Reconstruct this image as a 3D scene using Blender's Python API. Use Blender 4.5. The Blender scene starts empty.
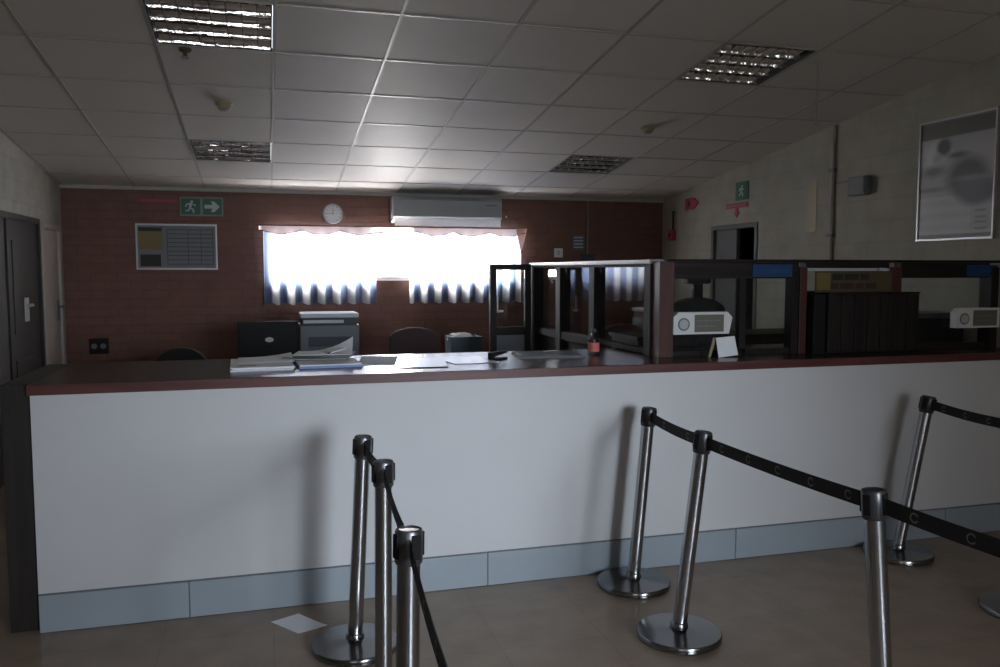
import bpy, bmesh, math, random
from mathutils import Vector, Matrix
random.seed(7)
PI = math.pi
SC = bpy.context.scene
COL = SC.collection

# ------------------------------------------------------------------ materials
def new_mat(name):
    m = bpy.data.materials.new(name); m.use_nodes = True
    nt = m.node_tree; b = nt.nodes['Principled BSDF']
    return m, nt, b

def mat(name, col, rough=.6, metal=0., var=.12, scale=8., bump=0., spec=.4, coat=0., stretch=(1, 1, 1)):
    """procedural surface: base colour broken up by noise, optional noise bump"""
    m, nt, b = new_mat(name)
    N = nt.nodes; L = nt.links
    tc = N.new('ShaderNodeTexCoord'); mp = N.new('ShaderNodeMapping'); mp.inputs['Scale'].default_value = stretch
    L.new(tc.outputs['Object'], mp.inputs['Vector'])
    nz = N.new('ShaderNodeTexNoise'); nz.inputs['Scale'].default_value = scale; nz.inputs['Detail'].default_value = 4
    L.new(mp.outputs['Vector'], nz.inputs['Vector'])
    mx = N.new('ShaderNodeMix'); mx.data_type = 'RGBA'
    mx.inputs['A'].default_value = tuple(max(0, c * (1 - var)) for c in col) + (1,)
    mx.inputs['B'].default_value = tuple(min(1, c * (1 + var)) for c in col) + (1,)
    L.new(nz.outputs['Fac'], mx.inputs['Factor']); L.new(mx.outputs['Result'], b.inputs['Base Color'])
    b.inputs['Roughness'].default_value = rough; b.inputs['Metallic'].default_value = metal
    b.inputs['Specular IOR Level'].default_value = spec
    b.inputs['Coat Weight'].default_value = coat
    if bump:
        bp = N.new('ShaderNodeBump'); bp.inputs['Strength'].default_value = bump; bp.inputs['Distance'].default_value = .01
        L.new(nz.outputs['Fac'], bp.inputs['Height']); L.new(bp.outputs['Normal'], b.inputs['Normal'])
    return m

def brick_mat(name, c1, c2, mortar, axis, bw, bh, msize, bump=.4, rough=.7, spec=.3):
    m, nt, b = new_mat(name); N = nt.nodes; L = nt.links
    tc = N.new('ShaderNodeTexCoord'); sp = N.new('ShaderNodeSeparateXYZ'); cb = N.new('ShaderNodeCombineXYZ')
    L.new(tc.outputs['Object'], sp.inputs[0])
    a, c = {'x': ('Y', 'Z'), 'y': ('X', 'Z'), 'z': ('X', 'Y')}[axis]
    L.new(sp.outputs[a], cb.inputs['X']); L.new(sp.outputs[c], cb.inputs['Y'])
    br = N.new('ShaderNodeTexBrick'); L.new(cb.outputs[0], br.inputs['Vector'])
    br.inputs['Scale'].default_value = 1.; br.inputs['Brick Width'].default_value = bw; br.inputs['Row Height'].default_value = bh
    br.inputs['Mortar Size'].default_value = msize; br.inputs['Mortar Smooth'].default_value = .3
    br.inputs['Color1'].default_value = c1 + (1,); br.inputs['Color2'].default_value = c2 + (1,); br.inputs['Mortar'].default_value = mortar + (1,)
    if axis == 'z': br.offset = 0.
    nz = N.new('ShaderNodeTexNoise'); nz.inputs['Scale'].default_value = 6.; nz.inputs['Detail'].default_value = 6
    L.new(tc.outputs['Object'], nz.inputs['Vector'])
    mr = N.new('ShaderNodeMapRange'); mr.inputs['To Min'].default_value = .75; mr.inputs['To Max'].default_value = 1.25
    L.new(nz.outputs['Fac'], mr.inputs['Value'])
    mx = N.new('ShaderNodeMix'); mx.data_type = 'RGBA'; mx.blend_type = 'MULTIPLY'; mx.inputs['Factor'].default_value = 1.
    L.new(br.outputs['Color'], mx.inputs['A']); L.new(mr.outputs['Result'], mx.inputs['B'])
    L.new(mx.outputs['Result'], b.inputs['Base Color'])
    b.inputs['Roughness'].default_value = rough; b.inputs['Specular IOR Level'].default_value = spec
    bp = N.new('ShaderNodeBump'); bp.inputs['Strength'].default_value = bump; bp.inputs['Distance'].default_value = .006; bp.invert = True
    L.new(br.outputs['Fac'], bp.inputs['Height']); L.new(bp.outputs['Normal'], b.inputs['Normal'])
    return m

def wood_mat(name, dark, light, rough=.35, axis='z', scale=3., spec=.4):
    m, nt, b = new_mat(name); N = nt.nodes; L = nt.links
    tc = N.new('ShaderNodeTexCoord'); mp = N.new('ShaderNodeMapping')
    st = {'x': (.6, 9, 9), 'y': (9, .6, 9), 'z': (9, 9, .6)}[axis]
    mp.inputs['Scale'].default_value = st; L.new(tc.outputs['Object'], mp.inputs['Vector'])
    nz = N.new('ShaderNodeTexNoise'); nz.inputs['Scale'].default_value = scale; nz.inputs['Detail'].default_value = 6; nz.inputs['Distortion'].default_value = .6
    L.new(mp.outputs['Vector'], nz.inputs['Vector'])
    cr = N.new('ShaderNodeValToRGB'); cr.color_ramp.elements[0].position = .35; cr.color_ramp.elements[1].position = .7
    cr.color_ramp.elements[0].color = dark + (1,); cr.color_ramp.elements[1].color = light + (1,)
    L.new(nz.outputs['Fac'], cr.inputs['Fac']); L.new(cr.outputs['Color'], b.inputs['Base Color'])
    b.inputs['Roughness'].default_value = rough; b.inputs['Specular IOR Level'].default_value = spec
    return m

def glass_mat(name, tint=(.93, .96, .97), ior=1.5):
    m, nt, b = new_mat(name); N = nt.nodes; L = nt.links; N.remove(b)
    out = N['Material Output']
    tr = N.new('ShaderNodeBsdfTransparent'); tr.inputs['Color'].default_value = tint + (1,)
    gl = N.new('ShaderNodeBsdfGlossy'); gl.inputs['Roughness'].default_value = .02
    lw = N.new('ShaderNodeLayerWeight'); lw.inputs['Blend'].default_value = .5     # Schlick reflectance, same on both faces
    pw = N.new('ShaderNodeMath'); pw.operation = 'POWER'; pw.inputs[1].default_value = 5.
    fr = N.new('ShaderNodeMapRange'); r0 = ((ior - 1) / (ior + 1)) ** 2; fr.inputs['To Min'].default_value = r0; fr.inputs['To Max'].default_value = 1.
    L.new(lw.outputs['Facing'], pw.inputs[0]); L.new(pw.outputs[0], fr.inputs['Value'])
    mx = N.new('ShaderNodeMixShader')
    L.new(fr.outputs[0], mx.inputs[0]); L.new(tr.outputs[0], mx.inputs[1]); L.new(gl.outputs[0], mx.inputs[2])
    L.new(mx.outputs[0], out.inputs['Surface'])
    return m

def curtain_mat(name, col, trans=.6, fold_shade=None):
    m, nt, b = new_mat(name); N = nt.nodes; L = nt.links; N.remove(b)
    out = N['Material Output']
    tc = N.new('ShaderNodeTexCoord')
    df = N.new('ShaderNodeBsdfDiffuse'); tl = N.new('ShaderNodeBsdfTranslucent'); mx = N.new('ShaderNodeMixShader')
    mx.inputs[0].default_value = trans
    nz = N.new('ShaderNodeTexNoise'); nz.inputs['Scale'].default_value = 40.
    L.new(tc.outputs['Object'], nz.inputs['Vector'])
    cm = N.new('ShaderNodeMix'); cm.data_type = 'RGBA'
    cm.inputs['A'].default_value = tuple(c * .93 for c in col) + (1,); cm.inputs['B'].default_value = col + (1,)
    L.new(nz.outputs['Fac'], cm.inputs['Factor'])
    src = cm.outputs['Result']
    if fold_shade:       # vertical stripes that paint the shade of the folds into the cloth
        wv = N.new('ShaderNodeTexWave'); wv.bands_direction = 'X'; wv.inputs['Scale'].default_value = fold_shade[1]
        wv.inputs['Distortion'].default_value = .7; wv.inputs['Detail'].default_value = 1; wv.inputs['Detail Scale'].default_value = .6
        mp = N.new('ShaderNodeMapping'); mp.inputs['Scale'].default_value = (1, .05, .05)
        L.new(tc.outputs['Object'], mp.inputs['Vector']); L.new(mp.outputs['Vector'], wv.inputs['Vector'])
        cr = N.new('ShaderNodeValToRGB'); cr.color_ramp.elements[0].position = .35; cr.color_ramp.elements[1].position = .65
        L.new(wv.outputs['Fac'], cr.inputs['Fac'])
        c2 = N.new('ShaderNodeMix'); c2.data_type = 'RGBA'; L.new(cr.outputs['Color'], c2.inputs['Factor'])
        L.new(src, c2.inputs['A']); c2.inputs['B'].default_value = fold_shade[0] + (1,)
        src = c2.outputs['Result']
    L.new(src, df.inputs['Color']); L.new(src, tl.inputs['Color'])
    L.new(df.outputs[0], mx.inputs[1]); L.new(tl.outputs[0], mx.inputs[2]); L.new(mx.outputs[0], out.inputs['Surface'])
    return m

def vcol_mat(name, rough=.45):
    m, nt, b = new_mat(name); N = nt.nodes
    at = N.new('ShaderNodeAttribute'); at.attribute_name = 'Col'
    hs = N.new('ShaderNodeHueSaturation'); hs.inputs['Value'].default_value = .72; nt.links.new(at.outputs['Color'], hs.inputs['Color']); nt.links.new(hs.outputs['Color'], b.inputs['Base Color']); b.inputs['Roughness'].default_value = rough
    return m

M = {}
M['counter_paint'] = mat('counter_paint', (.62, .62, .63), .55, var=.05, scale=3., spec=.3)
M['skirting'] = mat('skirting_tile', (.33, .38, .42), .35, var=.08, scale=5.)
M['grout'] = mat('grout', (.16, .17, .18), .8)
M['worktop'] = wood_mat('worktop_wood', (.040, .026, .022), (.075, .048, .040), .27, 'x', spec=.55)
M['worktop_edge'] = wood_mat('worktop_edge_wood', (.075, .022, .020), (.125, .040, .034), .4, 'x')
M['dark_wood'] = wood_mat('dark_wood', (.013, .010, .009), (.026, .019, .017), .6, 'z', spec=.2)
M['dark_wood_h'] = wood_mat('dark_wood_rail', (.013, .010, .009), (.026, .019, .017), .6, 'x', spec=.2)
M['dark_wood_y'] = wood_mat('dark_wood_side_rail', (.015, .012, .011), (.030, .023, .020), .65, 'y', spec=.15)
M['red_wood'] = wood_mat('red_wood', (.055, .018, .016), (.09, .031, .026), .4, 'z')
M['door_wood'] = wood_mat('door_wood', (.018, .014, .014), (.032, .025, .024), .5, 'z')
M['door_wood_lit'] = wood_mat('lit_door_wood', (.020, .019, .018), (.034, .031, .029), .6, 'z')  # door wood lightened, light on the left leaf put into the colour
M['lit_rail'] = mat('lit_rail', (.30, .30, .31), .35, var=.25, scale=14.)
M['pale_door'] = mat('pale_door', (.40, .35, .32), .5, var=.06)
M['grey_door'] = mat('grey_door', (.085, .082, .08), .55)
M['black'] = mat('black_plastic', (.009, .009, .0095), .6, spec=.2)
M['black_fabric'] = mat('black_fabric', (.016, .015, .016), .9, scale=60., bump=.2)
M['brown_fabric'] = mat('brown_fabric', (.055, .035, .035), .9, scale=60., bump=.2)
M['blue_fabric'] = mat('blue_fabric', (.05, .05, .13), .9, scale=60., bump=.2)
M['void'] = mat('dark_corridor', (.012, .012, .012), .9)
M['chrome'] = mat('brushed_steel', (.44, .445, .46), .24, 1., var=.1, scale=30., stretch=(1, 1, .05))
M['polished'] = mat('polished_steel', (.25, .25, .255), .17, 1., var=.06, scale=12.)
M['steel_dark'] = mat('grey_cap_metal', (.18, .18, .19), .35, .85, var=.1)
M['black_cap'] = mat('black_cap_plastic', (.03, .03, .032), .3, var=.1, spec=.5)
M['belt'] = mat('belt_webbing', (.014, .012, .012), .75, scale=120., bump=.15)
M['emblem'] = mat('emblem_print', (.15, .135, .11), .6)
M['white_plastic'] = mat('white_plastic', (.70, .70, .70), .4, var=.04)
M['cream_plastic'] = mat('cream_plastic', (.30, .255, .155), .5, var=.05)
M['grey_plastic'] = mat('grey_plastic', (.10, .11, .125), .5, var=.08)
M['pale_grey_plastic'] = mat('pale_grey_plastic', (.46, .48, .50), .45, var=.05)
M['ac_grey'] = mat('aged_casing_plastic', (.27, .275, .28), .45, var=.05)
M['paper'] = mat('paper', (.84, .85, .88), .8, var=.04, spec=.2)
M['gloss_paper'] = mat('glossy_paper', (.76, .77, .79), .22, var=.03, spec=.6)
M['blue_paper'] = mat('blue_paper', (.36, .44, .56), .8, var=.06, spec=.2)
M['green_paper'] = mat('grey_green_paper', (.36, .41, .41), .8, var=.08, spec=.2)
M['blue_cover'] = mat('blue_cover', (.22, .29, .55), .5, var=.06)
M['dark_cover'] = mat('dark_cover', (.05, .055, .07), .6)
M['grey_cover'] = mat('grey_cover', (.15, .155, .16), .6, var=.15)
M['sign_green'] = mat('sign_green', (.02, .10, .06), .5, var=.05)
M['sign_white'] = mat('sign_white', (.42, .45, .43), .5, var=.03)
M['sign_frame'] = mat('sign_frame', (.19, .19, .18), .5)
M['sign_red'] = mat('sign_red', (.34, .035, .06), .5, var=.08)
M['sign_blue'] = mat('sign_blue', (.008, .05, .15), .5, var=.06)
M['sign_blue_ink'] = mat('sign_blue_lettering', (.014, .065, .17), .5)
M['gold'] = mat('gold_board', (.075, .062, .030), .6, var=.12)
M['yellow'] = mat('yellow_panel', (.17, .125, .035), .5, var=.1)
M['dark_ink'] = mat('dark_ink', (.025, .018, .015), .6)
M['red_ink'] = mat('maroon_ink', (.05, .02, .022), .6)
M['grey_ink'] = mat('grey_ink', (.17, .18, .20), .6)
M['aluminium'] = mat('aluminium', (.40, .40, .40), .4, .6, var=.05)
M['board_white'] = mat('board_sheet', (.165, .17, .178), .7, var=.06)
M['tbar'] = mat('ceiling_grid_metal', (.40, .38, .355), .45, .1, var=.05)
M['tile'] = mat('ceiling_tile', (.60, .56, .52), .62, var=.05, scale=3., bump=.02, spec=.4)
M['mirror'] = mat('mirror_reflector', (.88, .88, .90), .05, 1., var=.05, scale=7., bump=.35, stretch=(1, 2.5, 2.5))
M['housing'] = mat('light_housing', (.05, .05, .05), .5)
M['tube'] = mat('unlit_tube', (.72, .73, .73), .3, var=.02)
M['olive_sign'] = mat('olive_panel', (.14, .138, .105), .55, var=.08)
M['conduit'] = mat('conduit_paint', (.20, .20, .185), .5)
M['rod'] = mat('curtain_rod', (.06, .035, .03), .5)
M['trim_red'] = mat('valance_trim', (.16, .05, .05), .8)
M['glass'] = glass_mat('booth_glass')
M['reflective_glass'] = glass_mat('side_partition_glass', (.90, .92, .93), 1.85)
M['window_glass'] = glass_mat('window_glass', (.98, .99, 1.), 1.3)
M['bottle_plastic'] = glass_mat('clear_bottle', (.62, .66, .70), 1.75)
M['pink_label'] = mat('pink_red_label', (.62, .16, .15), .5, var=.35, scale=25.)
M['curtain'] = curtain_mat('sheer_curtain', (.85, .87, .90), .55, ((.15, .20, .32), 2.1))  # dark blue tone is fold shade put into the colour
M['louvre'] = curtain_mat('thin_white_louvre', (.92, .92, .92), .75)
M['valance'] = curtain_mat('valance_cloth', (.85, .66, .60), .5)
M['crate_green'] = mat('dark_green_plastic', (.055, .085, .09), .5, var=.15, scale=10., stretch=(8, 8, .5))
M['picture'] = vcol_mat('poster_print')
M['wall_cream_x'] = brick_mat('painted_block_wall', (.295, .275, .225), (.288, .268, .22), (.272, .255, .21), 'x', .46, .16, .01, .15)
M['wall_left_x'] = brick_mat('painted_block_left', (.36, .345, .31), (.34, .325, .29), (.33, .315, .28), 'x', .46, .16, .01, .12)
M['wall_brick_y'] = brick_mat('red_face_brick', (.165, .082, .060), (.152, .074, .055), (.138, .073, .056), 'y', .23, .085, .01, .35)
M['wall_front_y'] = mat('front_wall_paint', (.35, .34, .31), .7)
M['floor'] = brick_mat('beige_floor_tile', (.31, .235, .175), (.30, .228, .17), (.28, .21, .16), 'z', .45, .45, .004, .05, .25, .4)

# ------------------------------------------------------------------ geometry helpers
def link(name, me, m, parent=None):
    o = bpy.data.objects.new(name, me); COL.objects.link(o)
    if m is not None: me.materials.append(m)
    if parent is not None: o.parent = parent
    return o

class G:
    """collects shapes, links them as one mesh object"""
    def __init__(s): s.bm = bmesh.new()
    def box(s, x0, x1, y0, y1, z0, z1, bev=0., mx=None):
        c = Vector(((x0 + x1) / 2, (y0 + y1) / 2, (z0 + z1) / 2))
        t = bmesh.new(); bmesh.ops.create_cube(t, size=1.)
        bmesh.ops.scale(t, vec=(abs(x1 - x0), abs(y1 - y0), abs(z1 - z0)), verts=t.verts)
        if bev: bmesh.ops.bevel(t, geom=list(t.edges), offset=bev, segments=2, affect='EDGES', profile=.6)
        bmesh.ops.translate(t, vec=c, verts=t.verts)
        return s._merge(t, mx)
    def _merge(s, t, mx=None):
        if mx is not None: bmesh.ops.transform(t, matrix=mx, verts=t.verts)
        me = bpy.data.meshes.new('tmp'); t.to_mesh(me); t.free(); s.bm.from_mesh(me); bpy.data.meshes.remove(me)
        return s
    def lathe(s, prof, n=32, c=(0, 0, 0), mx=None, cap=True):
        t = bmesh.new(); rings = []
        for r, z in prof:
            rings.append([t.verts.new((c[0] + r * math.cos(2 * PI * k / n), c[1] + r * math.sin(2 * PI * k / n), c[2] + z)) for k in range(n)])
        for a, b in zip(rings, rings[1:]):
            for k in range(n): t.faces.new((a[k], a[(k + 1) % n], b[(k + 1) % n], b[k]))
        if cap:
            if prof[0][0] > 1e-5: t.faces.new(list(reversed(rings[0])))
            if prof[-1][0] > 1e-5: t.faces.new(rings[-1])
        bmesh.ops.remove_doubles(t, verts=t.verts, dist=1e-6)
        bmesh.ops.recalc_face_normals(t, faces=t.faces)
        return s._merge(t, mx)
    def tube(s, pts, r, n=10, closed=False):
        pts = [Vector(p) for p in pts]; t = bmesh.new(); rings = []; N = len(pts)
        for i, p in enumerate(pts):
            a = pts[(i - 1) % N] if (closed or i > 0) else p; b = pts[(i + 1) % N] if (closed or i < N - 1) else p
            d = (b - a).normalized(); u = d.orthogonal().normalized() if abs(d.z) > .99 else d.cross(Vector((0, 0, 1))).normalized(); v = d.cross(u)
            rings.append([t.verts.new(p + r * (math.cos(2 * PI * k / n) * u + math.sin(2 * PI * k / n) * v)) for k in range(n)])
        prs = list(zip(rings, rings[1:])) + ([(rings[-1], rings[0])] if closed else [])
        for a, b in prs:
            for k in range(n): t.faces.new((a[k], a[(k + 1) % n], b[(k + 1) % n], b[k]))
        if not closed: t.faces.new(list(reversed(rings[0]))); t.faces.new(rings[-1])
        bmesh.ops.recalc_face_normals(t, faces=t.faces)
        return s._merge(t)
    def prism(s, poly, axis, a, b):
        """closed 2-D outline extruded along an axis from a to b"""
        t = bmesh.new()
        def P(u, v, w): return {'x': (w, u, v), 'y': (u, w, v), 'z': (u, v, w)}[axis]
        A = [t.verts.new(P(u, v, a)) for u, v in poly]; B = [t.verts.new(P(u, v, b)) for u, v in poly]
        n = len(poly)
        t.faces.new(A); t.faces.new(list(reversed(B)))
        for k in range(n): t.faces.new((A[k], B[k], B[(k + 1) % n], A[(k + 1) % n]))
        bmesh.ops.recalc_face_normals(t, faces=t.faces)
        return s._merge(t)
    def quad(s, *p):
        s.bm.faces.new([s.bm.verts.new(q) for q in p]); return s
    def done(s, name, m, parent=None, smooth=False, org=None):
        me = bpy.data.meshes.new(name)
        if org is not None: bmesh.ops.translate(s.bm, vec=-Vector(org), verts=s.bm.verts)
        s.bm.to_mesh(me); s.bm.free()
        if smooth:
            for p in me.polygons: p.use_smooth = True
        o = link(name, me, m, parent)
        if org is not None: o.location = org
        if smooth:
            md = o.modifiers.new('edge', 'EDGE_SPLIT'); md.split_angle = math.radians(40)
        return o

def thing(name, label, cat, loc=(0, 0, 0), group=None, rz=0.):
    o = bpy.data.objects.new(name, None); COL.objects.link(o); o.location = loc; o.rotation_euler = (0, 0, rz)
    o.empty_display_size = .1
    return tag(o, label, cat, group)
def tag(o, label, cat, group=None):
    o['label'] = label; o['category'] = cat
    if group: o['group'] = group
    return o
def struct(o): o['kind'] = 'structure'; return o
def dup(root, loc, label, group=None):
    r = root.copy(); COL.objects.link(r); r.location = loc; r['label'] = label
    if group: r['group'] = group
    for ch in list(root.children):
        c = ch.copy(); COL.objects.link(c); c.parent = r
        for g in list(ch.children):
            d = g.copy(); COL.objects.link(d); d.parent = c
    return r

# ------------------------------------------------------------------ room shell
XL, XR, YF, YB = -1.845, 4.385, -3.0, 8.66
CZ = lambda y: 3.39 - .12 * y           # sloping ceiling, falling to the back wall
TILT = math.atan(-.12)

fl = struct(G().box(XL - .25, XR + .2, YF - .2, YB + .2, -.1, 0).done('floor', M['floor']))

# ceiling laid in 0.63 m cells, four cells left open for the light panels
PX, PY, GX, GY = .631, .636, .07, 4.35
OPEN = {(-1, 0), (-1, 4), (4, 0), (4, 4)}
g = G()
xs = sorted({XL, XR} | {GX + PX * i for i in range(-12, 20) if XL < GX + PX * i < XR})
ys = sorted({YF, YB} | {GY + PY * j for j in range(-20, 12) if YF < GY + PY * j < YB})
for x0, x1 in zip(xs, xs[1:]):
    for y0, y1 in zip(ys, ys[1:]):
        i = math.floor(((x0 + x1) / 2 - GX) / PX); j = math.floor(((y0 + y1) / 2 - GY) / PY)
        if (i, j) in OPEN: continue
        g.quad((x0, y0, CZ(y0)), (x0, y1, CZ(y1)), (x1, y1, CZ(y1)), (x1, y0, CZ(y0)))
bmesh.ops.remove_doubles(g.bm, verts=g.bm.verts, dist=1e-5)
struct(g.done('ceiling', M['tile']))
g = G()
for x in xs[1:-1]:
    g.prism([(YF, CZ(YF) - .004), (YB, CZ(YB) - .004), (YB, CZ(YB) + .02), (YF, CZ(YF) + .02)], 'x', x - .010, x + .010)
for y in ys[1:-1]:
    g.box(XL, XR, y - .010, y + .010, CZ(y) - .0035, CZ(y) + .02)
struct(g.done('trim_1', M['tbar']))     # ceiling T-bar grid

# walls ---------------------------------------------------------------
def wall_x(name, x0, x1, holes, m):
    """wall in a constant-x plane with rectangular openings (y0,y1,z0,z1)"""
    g = G(); cuts = sorted({YF, YB} | {h[0] for h in holes} | {h[1] for h in holes})
    for a, b in zip(cuts, cuts[1:]):
        hs = [h for h in holes if h[0] <= a and h[1] >= b]
        segs = []; z = 0.
        for h in sorted(hs, key=lambda h: h[2]):
            if h[2] > z: segs.append((z, h[2]))
            z = h[3]
        for s0, s1 in segs: g.box(x0, x1, a, b, s0, s1)
        g.prism([(a, z), (b, z), (b, CZ(b) + .05), (a, CZ(a) + .05)], 'x', x0, x1)
    return struct(g.done(name, m))
def wall_y(name, y0, y1, holes, m, top):
    g = G(); cuts = sorted({XL - .2, XR + .2} | {h[0] for h in holes} | {h[1] for h in holes})
    for a, b in zip(cuts, cuts[1:]):
        hs = [h for h in holes if h[0] <= a and h[1] >= b]
        if not hs: g.box(a, b, y0, y1, 0, top); continue
        h = hs[0]
        if h[2] > 0: g.box(a, b, y0, y1, 0, h[2])
        g.box(a, b, y0, y1, h[3], top)
    return struct(g.done(name, m))

DOOR_L = (6.02, 7.83, 0., 1.985); DOOR_P = (7.91, 8.56, 0., 1.96); DOOR_R = (6.74, 7.56, 0., 2.0)
wall_x('wall_left', XL - .2, XL, [DOOR_L, DOOR_P], M['wall_left_x'])
wall_x('wall_right', XR, XR + .2, [DOOR_R], M['wall_cream_x'])
WIN = (0.0, 2.64, 1.445, 1.97)
wall_y('wall_back', YB, YB + .2, [WIN], M['wall_brick_y'], CZ(YB) + .05)
wall_y('wall_front', YF - .2, YF, [(-1.4, .1, 1.5, 2.2), (1.5, 2.9, .25, 2.3)], M['wall_front_y'], CZ(YF) + .05)  # small high opening added out of view for highlights in the ceiling mirrors
struct(G().box(XL, XR, YB - .03, YB, CZ(YB) - .028, CZ(YB) + .004).done('trim_2', M['wall_front_y']))

# back window: frame, mullions, panes
wf = struct(bpy.data.objects.new('window_1', None)); COL.objects.link(wf); wf.location = ((WIN[0] + WIN[1]) / 2, YB + .1, WIN[2])
ox = (WIN[0] + WIN[1]) / 2; hw = (WIN[1] - WIN[0]) / 2
g = G(); H = WIN[3] - WIN[2]
g.box(-hw, hw, -.03, .03, 0, .04); g.box(-hw, hw, -.03, .03, H - .04, H); g.box(-hw, -hw + .04, -.03, .03, 0, H); g.box(hw - .04, hw, -.03, .03, 0, H)
for x in (-.44, .44): g.box(x - .02, x + .02, -.03, .03, 0, H)
g.done('window_frame', M['white_plastic'], wf)
for a, b in ((-hw, -.44), (-.44, .44), (.44, hw)):
    G().box(a + .03, b - .03, -.004, .004, .03, H - .03).done('window_pane', M['window_glass'], wf)

# doors ------------------------------------------------------------------
def lever(parent, x, y, z, d, m=M['chrome'], plate=True):
    """door handle: back plate and lever, sticking out along x by d"""
    g = G(); s = 1 if d > 0 else -1
    if plate: g.box(x, x + s * .008, y - .06, y + .05, z - .13, z + .06, .003)
    g.tube([(x, y, z), (x + s * .05, y, z), (x + s * .055, y - .03, z), (x + s * .055, y - .15, z)], .011)
    return g.done('door_handle', m, parent, True)
def door_frame(h, x0, x1, parent, m):
    g = G(); y0, y1, _, z1 = h
    g.box(x0, x1, y0, y0 + .045, 0, z1); g.box(x0, x1, y1 - .045, y1, 0, z1); g.box(x0, x1, y0 + .045, y1 - .045, z1 - .045, z1)
    return g.done('door_frame', m, parent)
d1 = struct(bpy.data.objects.new('door_1', None)); COL.objects.link(d1)
door_frame(DOOR_L, XL - .08, XL + .012, d1, M['door_wood'])
for k, (a, b) in enumerate(((6.07, 6.915), (6.93, 7.78))):
    g = G(); g.box(XL - .05, XL - .012, a - .02, b + .02, .001, 1.95)
    for z0, z1 in ((.18, .86), (1.06, 1.78)):          # raised panels
        g.box(XL - .014, XL - .003, a + .13, b - .13, z0, z1, .004)
    g.done('door_leaf', M['door_wood_lit'] if k == 0 else M['door_wood'], d1)
lever(d1, XL - .002, 7.37, 1.275, .05, M['pale_grey_plastic'])
G().box(XL - .012, XL + .004, 6.90, 6.945, .002, 1.935, .002).done('meeting_strip', M['door_wood'], d1)
d2 = struct(bpy.data.objects.new('door_2', None)); COL.objects.link(d2)
door_frame(DOOR_P, XL - .08, XL + .012, d2, M['pale_door'])
G().box(XL - .05, XL - .012, 7.96, 8.51, .01, 1.91).done('door_leaf', M['pale_door'], d2)
lever(d2, XL - .012, 8.44, 1.22, .05, M['steel_dark'])
d3 = struct(bpy.data.objects.new('door_3', None)); COL.objects.link(d3)
door_frame(DOOR_R, XR - .01, XR + .08, d3, M['grey_door'])
G().box(XR + .02, XR + .06, 7.13, 7.51, .01, 1.95).done('door_leaf', M['grey_door'], d3)
g = G(); g.tube([(XR + .02, 7.17, 1.52), (XR - .03, 7.17, 1.52), (XR - .03, 7.09, 1.52)], .011); g.done('door_handle', M['chrome'], d3, True)
struct(G().box(XL - .26, XL - .2, 5.9, 8.7, -.05, 2.2).done('wall_light_block', M['void']))  # unseen backing added behind the left doors to block sky light
# dark passage behind the right-hand doorway
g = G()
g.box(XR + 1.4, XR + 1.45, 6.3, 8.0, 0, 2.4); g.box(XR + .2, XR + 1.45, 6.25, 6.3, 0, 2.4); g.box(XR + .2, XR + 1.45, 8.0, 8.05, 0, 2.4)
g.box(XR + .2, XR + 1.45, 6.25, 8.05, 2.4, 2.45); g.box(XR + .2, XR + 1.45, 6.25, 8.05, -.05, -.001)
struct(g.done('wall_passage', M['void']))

# ------------------------------------------------------------------ service counter
FY, CT = 3.84, 1.072
c = thing('service_counter', 'long white painted service counter with blue grey tiled skirting and dark wood top', 'counter', (1.6, 4.25, 0))
O = Vector((1.6, 4.25, 0))
def cbox(x0, x1, y0, y1, z0, z1, bev=0.): return G().box(x0 - O.x, x1 - O.x, y0 - O.y, y1 - O.y, z0, z1, bev)
cbox(-.965, XR - .005, FY, 4.5, .0, 1.03).done('body', M['counter_paint'], c)
edges = [-.965, -.36, 1.02, 2.40, 3.78, XR - .005]
g = G()
for a, b in zip(edges, edges[1:]): g.box(a + .003 - O.x, b - .003 - O.x, FY - .012 - O.y, FY + .01 - O.y, 0.002, .163, .002)
g.done('skirting', M['skirting'], c)
cbox(-.964, XR - .005, FY - .007, FY + .005, .001, .169).done('skirting_grout', M['grout'], c)
cbox(-1.085, -.9735, FY + .03, 4.68, 0, 1.07, .004).done('end_panel', M['door_wood'], c)
cbox(-.972, XR - .005, FY - .012, 4.68, 1.034, CT, .003).done('worktop', M['worktop'], c)
cbox(-.972, XR - .005, FY - .022, FY - .012, 1.028, CT - .001, .002).done('worktop_edge', M['worktop_edge'], c)

# ------------------------------------------------------------------ booth screens
PYc = 4.14                     # screen line along the counter
PT = 1.60                      # top of the screens
s = thing('counter_screen', 'dark framed glazed booth screen standing along the right half of the counter top', 'partition', (3.2, PYc, CT))
So = Vector((3.2, PYc, CT))
def sbox(x0, x1, y0, y1, z0, z1, bev=.002): return G().box(x0 - So.x, x1 - So.x, y0 - So.y, y1 - So.y, z0 - So.z, z1 - So.z, bev)
# posts: the outer three show red brown fronts
sbox(2.062, 2.150, PYc - .045, PYc + .045, CT, PT).done('post', M['red_wood'], s)
sbox(2.905, 2.948, PYc - .035, PYc + .035, CT, 1.505).done('post', M['dark_wood'], s)
sbox(2.950, 2.996, PYc - .045, PYc + .045, CT, PT - .03).done('post', M['red_wood'], s)
sbox(3.572, 3.655, PYc - .040, PYc + .045, CT, PT - .03).done('post', M['red_wood'], s)
sbox(4.320, 4.378, PYc - .045, PYc + .045, CT, PT - .03).done('post', M['dark_wood'], s)
sbox(2.575, 2.615, PYc - .02, PYc + .02, CT + .04, 1.505).done('mullion', M['dark_wood'], s)
sbox(2.151, 2.949, PYc - .03, PYc + .03, 1.505, PT - .004).done('header', M['dark_wood_h'], s)
sbox(2.997, 3.571, PYc - .03, PYc + .03, 1.565, PT - .004).done('header', M['dark_wood_h'], s)
sbox(3.656, 4.319, PYc - .03, PYc + .03, 1.505, PT - .004).done('header', M['dark_wood_h'], s)
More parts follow.
